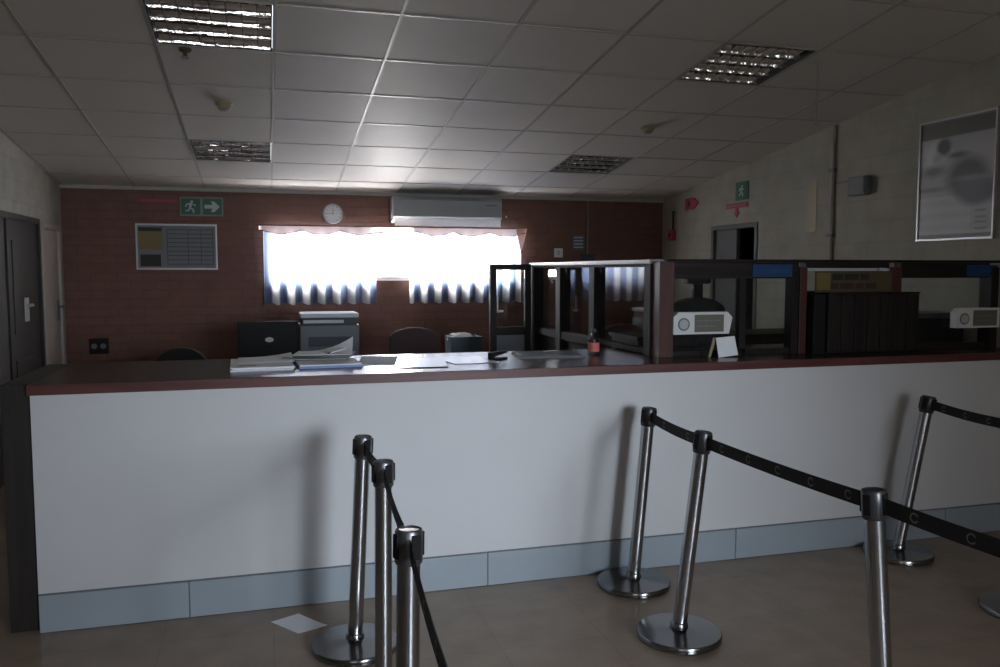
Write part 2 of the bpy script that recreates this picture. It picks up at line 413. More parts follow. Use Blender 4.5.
sbox(2.151, 4.378, PYc - .05, PYc + .05, PT - .003, PT + .012).done('cap_rail', M['dark_wood_h'], s)
for a, b in ((2.151, 2.574), (2.616, 2.904), (3.656, 4.319)):
    sbox(a, b, PYc - .02, PYc + .02, CT, CT + .03).done('sill', M['dark_wood_h'], s)
    sbox(a, b, PYc - .003, PYc + .003, CT + .03, 1.505, 0).done('glass_pane', M['glass'], s)
sbox(2.997, 3.571, PYc + .01, PYc + .02, CT, 1.43, 0).done('back_panel', M['black'], s)
sbox(3.0, 3.48, PYc - .034, PYc - .028, 1.548, 1.563, 0).done('light_strip', M['pale_grey_plastic'], s)

# side partition running back from the corner post
XS = 2.105
p = thing('side_partition', 'dark framed glazed partition running back from the counter to the booth door', 'partition', (XS, 5.25, 0))
Po = Vector((XS, 5.25, 0))
def pbox(x0, x1, y0, y1, z0, z1, bev=.002): return G().box(x0 - Po.x, x1 - Po.x, y0 - Po.y, y1 - Po.y, z0, z1, bev)
XA, XB = 2.053, 2.135
posts = [(4.70, 4.80), (5.01, 5.10), (5.66, 5.75), (6.27, 6.37)]
pbox(XA, XB, 4.192, 4.27, CT + .001, PT - .03).done('post', M['dark_wood'], p)
for a, b in posts[1:]: pbox(XA, XB, a, b, 0, PT - .03).done('post', M['dark_wood'], p)
pbox(XA, XB, 4.192, 6.37, PT - .03, PT - .012).done('top_rail', M['dark_wood_y'], p)
pbox(XA - .006, XB, 4.192, 6.37, PT - .011, PT + .012).done('cap_rail', M['lit_rail'], p)  # pale tone paints window light onto the side face
spans = [(4.271, 5.009), (5.101, 5.659), (5.751, 6.269)]
for k, (a, b) in enumerate(spans):
    z0 = CT + .002 if k == 0 else 1.04
    pbox(XA + .01, XB - .01, a, b, 1.075 if k == 0 else 1.05, 1.105).done('sill', M['dark_wood_y'], p)
    pbox(XS - .012, XS - .006, a, b, 1.105, PT - .03, 0).done('glass_pane', M['reflective_glass'], p)
    pbox(XS - .02, XS, max(a, 4.70), b, 0, 1.05, 0).done('lower_panel', M['dark_wood_y'], p)
# booth door at the far end
q = thing('booth_door', 'narrow glazed booth door with white handle at the far end of the partition', 'door', (1.88, 6.33, 0))
def qbox(x0, x1, y0, y1, z0, z1, bev=.002): return G().box(x0 - 1.88, x1 - 1.88, y0 - 6.33, y1 - 6.33, z0, z1, bev)
qbox(1.705, 1.758, 6.31, 6.35, 0.01, PT).done('stile', M['dark_wood'], q)
qbox(1.995, 2.045, 6.31, 6.35, 0.01, PT).done('stile', M['dark_wood'], q)
qbox(1.759, 1.994, 6.31, 6.35, PT - .045, PT).done('top_rail', M['dark_wood_h'], q)
qbox(1.759, 1.994, 6.31, 6.35, 1.035, 1.10).done('middle_rail', M['dark_wood_h'], q)
qbox(1.759, 1.994, 6.31, 6.35, 0.01, .12).done('bottom_rail', M['dark_wood_h'], q)
qbox(1.759, 1.994, 6.327, 6.333, 1.10, PT - .045, 0).done('glass_pane', M['glass'], q)
qbox(1.759, 1.994, 6.325, 6.335, .12, 1.035, 0).done('lower_panel', M['grey_plastic'], q)
g = G(); g.box(1.758 - 1.88, 1.768 - 1.88, -.032, -.02, 1.215, 1.345, .003); g.tube([(1.762 - 1.88, -.03, 1.23), (1.762 - 1.88, -.06, 1.23), (1.80 - 1.88, -.062, 1.23)], .009)
g.done('door_handle', M['white_plastic'], q, True)

# signs on the booth
def marks(g, x0, x1, z, h, y, pattern, t=.0015):
    """a row of short printed strokes: word lengths in pattern, gaps between"""
    tot = sum(pattern) + .45 * (len(pattern) - 1); u = (x1 - x0) / tot; x = x0
    for w in pattern:
        g.box(x, x + w * u, y - t, y, z, z + h); x += (w + .45) * u
def blue_sign(x0, x1, label):
    b = thing('blue_window_sign', label, 'sign', ((x0 + x1) / 2, PYc - .031, 1.55), 'blue window signs')
    w = (x1 - x0) / 2
    G().box(-w, w, -.006, 0, -.036, .034, .001).done('sign_panel', M['sign_blue'], b)
    g = G(); marks(g, -w + .10, w - .03, -.012, .022, -.0062, [3, 1, 2.2]); g.done('lettering', M['sign_blue_ink'], b)
blue_sign(2.645, 2.900, 'blue sign on the booth header, left of the gold sign board')
blue_sign(4.135, 4.375, 'blue sign on the booth header, at the right edge beside the poster wall')

gs = thing('gold_sign_board', 'gold sign board with yellow square and two dark lines above the wooden panel', 'sign', (3.31, PYc - .05, 1.425))
G().box(-.26, .265, 0, .012, -.002, .122, .001).done('sign_panel', M['gold'], gs)
G().box(-.255, -.165, -.003, -.0005, .012, .112).done('yellow_square', M['yellow'], gs)
g = G(); marks(g, -.15, .10, .070, .036, -.0005, [3, 4, 2.5]); g.done('upper_lettering', M['dark_ink'], gs)
g = G(); marks(g, -.16, .155, .018, .034, -.0005, [2, 3.5, 2, 3]); g.done('lower_lettering', M['red_ink'], gs)

wp = thing('wooden_panel_box', 'dark boarded wooden box standing on the counter under the gold sign board', 'box', (3.35, 4.045, CT))
g = G()
for k in range(7):
    a = -.27 + k * .09; g.box(a + .002, a + .088, -.03, 0, .01, .340, .003)
g.done('front_boards', M['dark_wood'], wp)
G().box(-.352, -.272, -.012, .04, 0, .343, .003).done('shaded_side_board', M['black'], wp)  # left side coloured black to paint in its shadow
G().box(-.272, .362, .0005, .04, 0, .338).done('back', M['dark_wood'], wp)
G().box(-.272, .362, -.034, .042, .341, .352, .002).done('top_rail', M['dark_wood_h'], wp)

def emblem_box(loc, label):
    """small white sign box with clipped top corners: emblem square left, olive panel right, held to the glass by a bracket"""
    t = thing('sign_box', label, 'sign', loc, 'white sign boxes on the booth glass')
    w, h = .182, .122
    poly = [(-w, 0), (w - .02, 0), (w, .09), (w - .03, h), (-w + .03, h), (-w, h - .025)]
    G().prism(poly, 'y', -.05, -.0035).done('box', M['white_plastic'], t)
    G().box(-w + .128, w - .055, -.0525, -.0505, .012, h - .014).done('olive_panel', M['olive_sign'], t)
    g = G(); g.lathe([(.0, 0), (.036, 0), (.036, .002), (0, .002)], 32, mx=Matrix.Translation((-w + .062, -.0505, .056)) @ Matrix.Rotation(PI / 2, 4, 'X'))
    em = g.done('emblem', M['grey_ink'], t)
    g = G(); g.lathe([(0, 0), (.027, 0), (.027, .0015), (0, .0015)], 32, mx=Matrix.Translation((-w + .062, -.0527, .056)) @ Matrix.Rotation(PI / 2, 4, 'X'))
    g.done('emblem_centre', M['pale_grey_plastic'], em)
    g = G(); marks(g, -w + .14, w - .075, .07, .008, -.0526, [2, 3, 2]); marks(g, -w + .14, w - .10, .04, .008, -.0526, [3, 2, 3]); g.done('lettering', M['grey_ink'], t)
    return t
emblem_box((2.327, PYc - .0035, 1.198), 'white sign box with round emblem on the booth glass beside the red post')
emblem_box((4.236, PYc - .0035, 1.198), 'white sign box with round emblem on the booth glass at the right edge')

def sheet(name, label, cat, pts, z, m, th=.002, group=None, curl=0.):
    """flat sheet with the given plan outline, lying at z, one corner may lift"""
    cx = sum(p[0] for p in pts) / len(pts); cy = sum(p[1] for p in pts) / len(pts)
    g = G(); n = 8; t = bmesh.new()
    grid = []
    for j in range(n + 1):
        row = []
        for i in range(n + 1):
            u, v = i / n, j / n
            a = Vector(pts[0]).lerp(Vector(pts[1]), u); b = Vector(pts[3]).lerp(Vector(pts[2]), u); q = a.lerp(b, v)
            row.append(t.verts.new((q.x - cx, q.y - cy, th + curl * max(0, u + v - 1.2) ** 2)))
        grid.append(row)
    for j in range(n):
        for i in range(n): t.faces.new((grid[j][i], grid[j][i + 1], grid[j + 1][i + 1], grid[j + 1][i]))
    r = bmesh.ops.extrude_face_region(t, geom=list(t.faces)); bmesh.ops.translate(t, vec=(0, 0, -th), verts=[v for v in r['geom'] if isinstance(v, bmesh.types.BMVert)])
    bmesh.ops.recalc_face_normals(t, faces=t.faces)
    g._merge(t); o = g.done(name, m); o.location = (cx, cy, z)
    return tag(o, label, cat, group) if label else o

# papers leaning under the left sign box
pr = thing('leaning_card', 'pale folded card propped on the counter under the left sign box', 'card', (2.43, 4.02, CT))
G().prism([(-.045, 0), (.075, .012), (.05, .118), (-.065, .11)], 'y', -.006, -.004).done('front_flap', M['paper'], pr)
G().prism([(-.10, .002), (-.085, .002), (-.05, .11), (-.07, .11)], 'y', .012, .016).done('back_flap', M['cream_plastic'], pr)

# inside the booth: low cabinet, chair, dark machine
bc = thing('low_cabinet', 'dark low cabinet along the wall inside the glazed booth', 'cabinet', (3.5, 5.95, 0))
G().box(-.80, .80, -.25, .25, .0, 1.02, .006).done('body', M['dark_wood_h'], bc)
G().box(-.82, .82, -.27, .27, 1.02, 1.05, .004).done('top', M['black'], bc)
for k in range(3):
    dd = G().box(-.78 + k * .525, -.27 + k * .525, -.268, -.251, .09, 1.0, .003).done('door', M['dark_wood'], bc)
    G().box(-.33 + k * .525, -.30 + k * .525, -.285, -.269, .5, .62, .003).done('handle', M['steel_dark'], dd)
mc = thing('desktop_printer', 'low dark office machine behind the booth glass, right of the boarded box', 'printer', (4.15, 4.47, CT))
G().box(-.23, .21, -.14, .14, 0, .17, .01).done('body', M['black'], mc)
G().box(-.22, .20, -.12, .13, .171, .205, .008).done('lid', M['steel_dark'], mc)
G().box(-.16, .14, -.20, -.141, .015, .022).done('paper_tray', M['black'], mc)

# ------------------------------------------------------------------ seating and desks behind the counter
def office_chair(loc, rz, label, m, top=.95, dome=True, headrest=False):
    t = thing('office_chair', label, 'chair', loc, None, rz)
    g = G(); t2 = bmesh.new(); w, h0 = .21, .50
    out = []
    n = 20
    for k in range(n + 1):
        a = PI * k / n; out.append((w * math.cos(a) if dome else w * max(-1, min(1, 1.25 * math.cos(a))), top - .17 + .17 * math.sin(a)))
    out += [(-w * .9, h0 + .04), (-w * .75, h0), (w * .75, h0), (w * .9, h0 + .04)]
    g.prism(out, 'y', -.04, .03)
    bk = g.done('backrest', m, t); md = bk.modifiers.new('soft', 'BEVEL'); md.width = .015; md.segments = 3; md.limit_method = 'ANGLE'
    st = G().box(-.235, .235, .02, .48, .42, .50, .03).done('seat', m, t)
    G().box(-.03, .03, -.07, .20, .36, .42, .005).box(-.03, .03, -.075, -.045, .36, .64, .005).done('back_bracket', M['black'], t)
    G().lathe([(.028, .11), (.028, .30), (.02, .30), (.02, .42)], 16, c=(0, .24, 0)).done('gas_column', M['steel_dark'], t, True)
    g = G()
    for k in range(5):
        a = 2 * PI * k / 5 + .3; g.tube([(0, .24, .12), (.29 * math.cos(a), .24 + .29 * math.sin(a), .075)], .022)
    g.done('star_base', M['black'], t, True)
    for k in range(5):
        a = 2 * PI * k / 5 + .3
        G().lathe([(0, -.02), (.03, -.02), (.03, .02), (0, .02)], 14, mx=Matrix.Translation((.29 * math.cos(a), .24 + .29 * math.sin(a), .03)) @ Matrix.Rotation(PI / 2, 4, 'X')).done('castor', M['black'], t, True)
    for sx in (-1, 1):
        G().tube([(sx * .24, .1, .46), (sx * .27, .1, .52), (sx * .27, .1, .66), (sx * .27, .36, .66), (sx * .27, .38, .52), (sx * .24, .38, .46)], .014).done('armrest', M['black'], t, True)
    if headrest:
        G().box(-.035, .035, -.03, .0, top - .01, top + .11, .006).box(-.09, .09, -.045, .02, top + .09, top + .17, .015).done('headrest', M['black'], t)
    return t
office_chair((-.68, 7.15, 0), .1, 'black office chair with rounded back left of the desk', M['black_fabric'], .925)
office_chair((1.17, 6.72, 0), -.1, 'dark brown office chair in front of the curtain beside the green crate', M['brown_fabric'], 1.085, False)
office_chair((2.80, 5.02, 0), .05, 'black high backed office chair inside the glazed booth', M['black_fabric'], 1.37, False, True)

dk = thing('office_desk', 'dark office desk under the back window holding monitor and printer', 'desk', (.30, 7.32, 0))
G().box(-.72, .60, -.38, .38, .70, .735, .004).done('desk_top', M['dark_wood_h'], dk)
for sx in (-.70, .55):
    G().box(sx, sx + .03, -.35, .35, 0, .70).done('side_panel', M['dark_wood'], dk)
G().box(-.67, .55, .30, .32, .25, .70).done('modesty_panel', M['dark_wood_h'], dk)
mo = thing('computer_monitor', 'black computer monitor seen from behind on the desk below the window', 'monitor', (.005, 7.12, .736))
G().box(-.24, .24, -.012, .03, .06, .392, .008).done('screen_shell', M['black'], mo)
G().prism([(-.16, .11), (.16, .11), (.16, .33), (-.16, .33)], 'y', -.02, -.0125).done('back_bulge', M['black'], mo)
G().lathe([(0, 0), (.034, 0), (.034, .002), (0, .002)], 24, mx=Matrix.Translation((.01, -.0205, .24)) @ Matrix.Rotation(PI / 2, 4, 'X') @ Matrix.Diagonal((1, .6, 1, 1))).done('maker_emblem', M['pale_grey_plastic'], mo)
G().box(-.035, .035, -.03, .0, .012, .16, .004).done('stand', M['black'], mo)
G().box(-.13, .13, -.09, .09, 0, .014, .005).done('stand_base', M['black'], mo)
pn = thing('office_printer', 'grey office printer with pale lid on the desk right of the monitor', 'printer', (.50, 7.22, .736))
G().box(-.24, .25, -.2, .2, 0, .36, .012).done('body', M['grey_plastic'], pn)
G().box(-.235, .245, -.215, .2, .42, .455, .008).done('lid', M['pale_grey_plastic'], pn)
G().box(-.22, .23, -.19, .19, .361, .419, .004).done('scanner_bed', M['dark_cover'], pn)
G().box(-.21, .12, -.214, -.201, .375, .402, .003).done('control_panel', M['pale_grey_plastic'], pn)
G().box(-.17, .17, -.213, -.2005, .18, .26, .003).done('output_slot', M['dark_cover'], pn)
G().box(-.19, .19, -.212, -.2005, .03, .14, .003).done('paper_drawer', M['pale_grey_plastic'], pn)
sc = thing('side_cabinet', 'low grey side cabinet under the green crate', 'cabinet', (1.71, 7.25, 0))
G().box(-.20, .20, -.22, .22, .03, .74, .005).done('body', M['grey_plastic'], sc)
for z in (.06, .40):
    dw = G().box(-.185, .185, -.235, -.2205, z, z + .31, .003).done('drawer', M['grey_cover'], sc)
    G().box(-.06, .06, -.25, -.2355, z + .2, z + .22, .003).done('handle', M['steel_dark'], dw)
G().box(-.18, .18, -.20, .20, 0, .03).done('plinth', M['black'], sc)
cr = thing('plastic_crate', 'dark green plastic crate with crumpled paper on the low cabinet', 'crate', (1.69, 7.18, .741))
g = G()
g.box(-.14, .14, -.12, .12, 0, .012)
for a in ((-.14, .14, -.12, -.105), (-.14, .14, .105, .12), (-.14, -.125, -.105, .105), (.125, .14, -.105, .105)): g.box(a[0], a[1], a[2], a[3], .0, .225)
for k in range(8): g.box(-.135 + k * .037, -.127 + k * .037, -.126, -.12, .01, .20)
g.box(-.148, .148, -.128, -.12, .2, .225).box(-.148, .148, .12, .128, .2, .225)
g.done('tub', M['crate_green'], cr)
cp = bmesh.new(); bmesh.ops.create_icosphere(cp, subdivisions=3, radius=.1)
for v in cp.verts: v.co = Vector((v.co.x * 1.2, v.co.y * 1.0, v.co.z * .5)) * (1 + random.uniform(-.16, .16))
g = G(); g._merge(cp); o = g.done('crumpled_paper', M['paper']); o.location = (1.66, 7.18, .945); tag(o, 'crumpled white paper lying in the green crate', 'paper')

# ------------------------------------------------------------------ things on the counter top
def stack(name, label, cat, x, y, w, d, h, rz, m, group=None, base=CT):
    t = thing(name, label, cat, (x, y, base), group, rz)
    return t
ps = thing('paper_stack', 'stack of white papers on the counter in front of the black monitor', 'papers', (-.03, 4.28, CT), None, .03)
g = G()
for k in range(9):
    dx, dy = random.uniform(-.008, .008), random.uniform(-.01, .01)
    g.box(-.145 + dx, .145 + dx, -.21 + dy, .21 + dy, k * .0022, k * .0022 + .0018)
g.done('sheets', M['paper'], ps)
g = G(); marks(g, -.12, -.02, .0205, .0004, -.12, [2, 3]); g.box(-.11, -.03, -.15, -.13, .0197, .0203); g.done('printed_block', M['dark_ink'], ps)
sheet('loose_paper', 'loose grey white sheet lifted at one corner on the white paper stack', 'paper', [(-.14, 4.22), (.13, 4.25), (.12, 4.52), (-.15, 4.50)], CT + .022, M['paper'], .0015, None, .03)

bf = thing('blue_folder', 'blue document folder at the bottom of the paper pile', 'folder', (.29, 4.20, CT), None, .05)
G().box(-.15, .16, -.10, .17, 0, .012, .003).done('cover', M['blue_cover'], bf)
G().box(-.145, .155, -.095, .165, .0125, .018).done('contents', M['paper'], bf)
df = thing('dark_folder', 'dark folder under the grey green papers left of the blue folder', 'folder', (.075, 4.31, CT), None, -.12)
df.location.x = .235; df.location.y = 4.46
G().box(-.15, .16, -.075, .10, 0, .022, .003).done('cover', M['dark_cover'], df)
sheet('loose_paper', 'grey green sheet spread over the dark and blue folders', 'paper', [(.06, 4.31), (.40, 4.27), (.46, 4.53), (.10, 4.57)], CT + .024, M['green_paper'], .003, None, .02)
sheet('loose_paper', 'pale green sheet with raised corner lying on top of the pile', 'paper', [(.12, 4.36), (.42, 4.33), (.45, 4.54), (.16, 4.57)], CT + .041, M['paper'], .002, None, .12)
pen = thing('ballpoint_pen', 'white pen lying across the top of the paper pile', 'pen', (.36, 4.40, CT + .046), None, .7)
G().tube([(-.06, 0, .004), (.05, 0, .018)], .005).done('barrel', M['white_plastic'], pen, True)
G().tube([(-.075, 0, .002), (-.06, 0, .004)], .003).done('tip', M['black'], pen, True)
sheet('loose_paper', 'pale blue sheet on the counter right of the paper pile', 'paper', [(.44, 4.20), (.62, 4.16), (.70, 4.56), (.50, 4.60)], CT + .001, M['blue_paper'], .003)
sheet('loose_paper', 'white sheet on the counter between the pale blue sheet and the grey book', 'paper', [(.62, 4.00), (.86, 3.98), (.92, 4.38), (.68, 4.40)], CT + .004, M['gloss_paper'], .0015)
sheet('loose_paper', 'white sheet lying beside the black stapler', 'paper', [(.92, 4.08), (1.16, 4.12), (1.12, 4.46), (.88, 4.42)], CT + .002, M['gloss_paper'], .0015)
sp = thing('stapler', 'small black stapler on the counter left of the grey book', 'stapler', (1.19, 4.25, CT), None, .5)
G().box(-.06, .06, -.016, .016, 0, .010, .003).done('base', M['black'], sp)
G().prism([(-.06, .018), (.055, .034), (.06, .042), (.0, .046), (-.06, .040)], 'y', -.014, .014).box(-.06, -.035, -.013, .013, .008, .03).done('arm', M['black'], sp)
bk = thing('register_book', 'thin grey register book lying open on the counter beside the bottle', 'book', (1.52, 4.36, CT), None, -.12)
G().box(-.19, .17, -.13, .15, 0, .008, .002).done('cover', M['grey_cover'], bk)
G().box(-.18, -.012, -.12, .14, .0082, .016, .003).box(-.008, .16, -.12, .14, .0082, .015, .003).done('pages', M['grey_plastic'], bk)
bt = thing('plastic_bottle', 'clear plastic bottle with pink red label standing on the counter', 'bottle', (1.775, 4.33, CT))
G().lathe([(.024, 0), (.030, .004), (.031, .02), (.029, .07), (.031, .085), (.028, .10), (.014, .122), (.012, .13), (.012, .134)], 24).done('bottle_body', M['bottle_plastic'], bt, True)
G().lathe([(.0325, .022), (.0325, .072), (.0318, .072), (.0318, .022), (.0325, .022)], 24, cap=False).done('label_band', M['pink_label'], bt, True)
G().lathe([(.0145, .130), (.0145, .146), (.012, .148), (0, .148)], 20).done('cap', M['dark_cover'], bt, True)

# ------------------------------------------------------------------ queue stanchions and belts
def stanchion_parts(t, lean, cap):
    """lean: (dx, dy) of the head against the foot"""
    G().lathe([(.172, 0), (.178, .005), (.178, .024), (.173, .030), (.10, .036), (.045, .041), (.038, .043), (.036, .064), (.033, .068), (0, .068)], 56).done('base', M['polished'], t, True)
    ax = Vector((lean[0], lean[1], .84)); R = Vector((0, 0, 1)).rotation_difference(ax.normalized()).to_matrix().to_4x4()
    e = R.to_euler()
    po = G().lathe([(.0305, -.01), (.0305, .78)], 32, cap=True).done('pole', M['chrome'], t, True); po.location = (0, 0, .04); po.rotation_euler = e
    g = G().lathe([(.0335, .755), (.0365, .760), (.0365, .838), (.034, .844), (.030, .846), (.029, .843), (0, .843)], 32)
    hd = g.done('head', M[cap], t, True); hd.location = (0, 0, .04); hd.rotation_euler = e
    for k in range(4):
        gg = G().box(.034, .041, -.012, .012, .772, .835, .002, Matrix.Rotation(PI / 2 * k + .35, 4, 'Z'))
        cl = gg.done('belt_slot', M['black'], hd)
def head_pt(t, lean, r=.036, d=None):
    ax = Vector((lean[0], lean[1], .84)).normalized(); return Vector(t.location) + Vector((0, 0, .04)) + ax * .803
def belt(t, p0, p1, sag=.01, rings=5):
    """black webbing from head to head, upright band; belongs to the post it is drawn from"""
    o = Vector(t.location); d = p1 - p0; L = d.length; d.normalize(); p0 = p0 + d * .038; p1 = p1 - d * .038
    n = 24; hw = .0245; side = Vector((d.y, -d.x, 0)).normalized() * .0012
    bm = bmesh.new(); rows = []
    cpos = lambda u: p0.lerp(p1, u) - Vector((0, 0, sag * 4 * u * (1 - u))) - o
    for i in range(n + 1):
        q = cpos(i / n)
        rows.append([bm.verts.new(q + sgn * side + Vector((0, 0, zz))) for sgn, zz in ((1, -hw), (1, hw), (-1, hw), (-1, -hw))])
    for a, b in zip(rows, rows[1:]):
        for k in range(4): bm.faces.new((a[k], a[(k + 1) % 4], b[(k + 1) % 4], b[k]))
    bm.faces.new(rows[0]); bm.faces.new(list(reversed(rows[-1]))); bmesh.ops.recalc_face_normals(bm, faces=bm.faces)
    g = G(); g._merge(bm); b = g.done('belt', M['belt'], t)
    yaw = math.atan2(d.y, d.x)
    for i in range(rings):                       # open ring emblem printed on both faces
        q = cpos((i + .6) / rings)
        for sgn in (1, -1):
            g = G(); bm = bmesh.new(); N = 20; a0 = .5; span = 2 * PI - 1.0; vs = []
            for k in range(N + 1):
                a = a0 + span * k / N
                vs.append([bm.verts.new((r_ * math.cos(a), 0, r_ * math.sin(a))) for r_ in (.0105, .0155)])
            for u, w in zip(vs, vs[1:]): bm.faces.new((u[0], u[1], w[1], w[0]))
            g._merge(bm, Matrix.Translation(q + side * sgn * 1.4) @ Matrix.Rotation(yaw, 4, 'Z'))
            g.done('ring_emblem', M['emblem'], b)
    return b
SG = 'chrome queue stanchions'
S = [ # x, y, lean x, lean y, label
    (1.715, 3.64, .075, .004, 'leaning chrome stanchion nearest the counter in the middle, first of the belted row'),
    (1.655, 3.06, .088, -.02, 'chrome stanchion second in the middle belted row, strongly leaning with bright round base'),
    (1.815, 2.03, -.042, .045, 'tall chrome stanchion in front at right, its base below the picture'),
    (3.29, 3.645, .150, -.02, 'chrome stanchion against the counter at the far right of the belted posts'),
    (3.285, 2.865, 0., 0., 'chrome stanchion at right edge of which only the base rim shows'),
    (1.90, 1.10, 0., 0., 'chrome stanchion closest to the viewer that ends the middle belted row'),
    (.322, 3.33, .042, -.015, 'chrome stanchion farthest back of the left group, dark shaft, beside the fallen paper'),
    (.372, 2.84, .010, .015, 'chrome stanchion in the middle of the left group with bright highlight'),
    (.322, 2.04, .020, .037, 'chrome stanchion nearest in the left group with belt running to the viewer'),
    (.28, 1.20, 0., 0., 'chrome stanchion closest to the viewer that ends the left belted row'),
]
T = []
for x, y, lx, ly, lab in S:
    t = thing('queue_stanchion', lab, 'stanchion', (x, y, 0), SG); stanchion_parts(t, (lx, ly), 'black_cap' if len(T) in (0, 1, 2, 3, 4, 5) else 'steel_dark'); T.append((t, (lx, ly)))
def bb(i, j, sag=.012, rings=4): belt(T[i][0], head_pt(*T[i]), head_pt(*T[j]), sag, rings)
bb(0, 1, .008, 2); bb(1, 2, .006, 5); bb(2, 5, .015, 5); bb(3, 4, .012, 4); bb(6, 7, .01, 3); bb(7, 8, .02, 4); bb(8, 9, .02, 4)

# paper dropped on the floor
sheet('fallen_paper', 'white sheet of paper lying on the floor before the left stanchions', 'paper', [(-.01, 3.68), (.10, 3.53), (.225, 3.565), (.11, 3.74)], .0005, M['paper'], .0015, None, .01)

# ------------------------------------------------------------------ back wall things
W = YB
rod = thing('curtain_rod', 'thin dark curtain rod across the top of the back window', 'curtain rod', (1.32, W - .07, 2.0))
G().tube([(-1.40, 0, 0), (1.40, 0, 0)], .008).done('rod', M['rod'], rod, True)
for sx in (-1.36, 0.0, 1.36):
    G().tube([(sx, .0685, 0), (sx, 0, 0)], .006).done('bracket', M['rod'], rod, True)
def curtain(x0, x1, label):
    t = bmesh.new(); nx = int((x1 - x0) * 70); nz = 14; z0, z1 = 1.215, 1.985; rows = []
    cx = (x0 + x1) / 2
    for j in range(nz + 1):
        v = j / nz; row = []
        for i in range(nx + 1):
            x = x0 + (x1 - x0) * i / nx
            a = (.012 + .020 * (1 - v)) ; y = a * math.sin(2 * PI * x / .15 + .7 * math.sin(x * 5)) + .4 * a * math.sin(2 * PI * x / .41)
            zz = z0 + (z1 - z0) * v + (.012 * math.sin(2 * PI * x / .15) if j == 0 else 0)
            row.append(t.verts.new((x - cx, y, zz - z0)))
        rows.append(row)
    for j in range(nz):
        for i in range(nx): t.faces.new((rows[j][i], rows[j][i + 1], rows[j + 1][i + 1], rows[j + 1][i]))
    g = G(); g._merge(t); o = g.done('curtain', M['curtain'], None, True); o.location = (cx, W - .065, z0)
    for m_ in list(o.modifiers): o.modifiers.remove(m_)
    return tag(o, label, 'curtain', 'sheer curtains at the back window')
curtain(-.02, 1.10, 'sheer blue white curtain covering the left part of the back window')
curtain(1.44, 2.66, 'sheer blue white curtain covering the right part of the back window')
# valance with scalloped hem
v = thing('curtain_valance', 'pinkish scalloped valance hanging along the top of the back window', 'valance', (1.32, W - .112, 1.93))
t = bmesh.new(); n = 180; rows = []
def hem(x): return .022 - .040 * abs(math.sin(PI * (x + 1.36) / .39))
for i in range(n + 1):
    x = -1.38 + 2.76 * i / n
    rows.append([t.verts.new((x, .006 * math.sin(x * 40), z)) for z in (.062, .03, hem(x))])
for a, b in zip(rows, rows[1:]):
    for k in range(2): t.faces.new((a[k], b[k], b[k + 1], a[k + 1]))
g = G(); g._merge(t); g.done('cloth', M['valance'], v)
G().tube([(-1.38 + 2.76 * i / n, .006 * math.sin((-1.38 + 2.76 * i / n) * 40), hem(-1.38 + 2.76 * i / n)) for i in range(n + 1)], .005, 6).done('hem_trim', M['trim_red'], v)
G().prism([(1.28, .07), (1.40, .07), (1.37, -.06), (1.33, -.19), (1.30, -.06)], 'y', -.004, .004).done('hanging_tail', M['valance'], v)

ck = thing('wall_clock', 'round white wall clock above the back window', 'clock', (.67, W, 2.13))
RX = Matrix.Rotation(PI / 2, 4, 'X')
G().lathe([(0, .0), (.10, 0), (.104, .012), (.100, .030), (.090, .034), (.088, .024), (0, .024)], 40, mx=RX).done('case', M['pale_grey_plastic'], ck, True)
G().lathe([(0, .0245), (.086, .0245), (.086, .027), (0, .027)], 40, mx=RX).done('dial', M['white_plastic'], ck)
G().box(-.003, .003, -.031, -.028, -.01, .05).done('hour_hand', M['grey_ink'], ck)
G().box(-.065, .01, -.034, -.0315, -.002, .002).done('minute_hand', M['grey_ink'], ck)
g = G()
for k in range(12):
    g.box(-.0025, .0025, -.0295, -.0275, .066, .080, 0, Matrix.Rotation(PI / 6 * k, 4, 'Y'))
g.done('hour_marks', M['grey_ink'], ck)

ac = thing('air_conditioner', 'pale grey wall air conditioner with white louvre above the back window', 'air conditioner', (1.835, W, 2.02))
G().prism([(0, .285), (-.19, .285), (-.215, .25), (-.215, .085), (-.15, .045), (0, .02)], 'x', -.575, .575).done('casing', M['ac_grey'], ac)
G().prism([(-.217, .062), (-.220, .060), (-.212, -.012), (-.208, -.012)], 'x', -.56, .56).done('louvre', M['louvre'], ac)
g = G()
for k in range(4): g.box(-.54, .54, -.19 + k * .045, -.17 + k * .045, .2855, .289)
g.done('top_grille', M['grey_ink'], ac)
G().box(.40, .52, -.2165, -.215, .20, .22).done('display_badge', M['grey_ink'], ac)

def running_man(g, s, x, z, y):
    """escape pictogram as outline prisms, s = height"""
    def P(pts): g.prism([(x + s * u, z + s * w) for u, w in pts], 'y', y - .0012, y)
    P([(.42 + .09 * math.cos(2 * PI * k / 14), .86 + .09 * math.sin(2 * PI * k / 14)) for k in range(14)])           # head
    P([(.20, .74), (.36, .80), (.46, .72), (.36, .42), (.22, .40)])                                                   # trunk
    P([(.22, .40), (.36, .44), (.58, .30), (.56, .06), (.46, .06), (.46, .26)])                                       # front leg
    P([(.22, .42), (.32, .36), (.20, .16), (-.04, .16), (-.04, .25), (.14, .25)])                                     # rear leg
    P([(.20, .74), (.26, .66), (.08, .62), (.02, .46), (-.06, .50), (.02, .70)])                                      # rear arm
    P([(.40, .74), (.46, .64), (.66, .54), (.70, .62), (.54, .68)])                                                   # front arm
def arrow(g, s, x, z, y):
    g.prism([(x, z + .38 * s), (x + .5 * s, z + .38 * s), (x + .38 * s, z + .16 * s), (x + .60 * s, z + .16 * s), (x + .95 * s, z + .5 * s), (x + .60 * s, z + .84 * s), (x + .38 * s, z + .84 * s), (x + .5 * s, z + .62 * s), (x, z + .62 * s)], 'y', y - .0012, y)
ex = thing('exit_sign', 'green exit sign with running man and right arrow on the brick wall', 'sign', (-.595, W, 2.175))
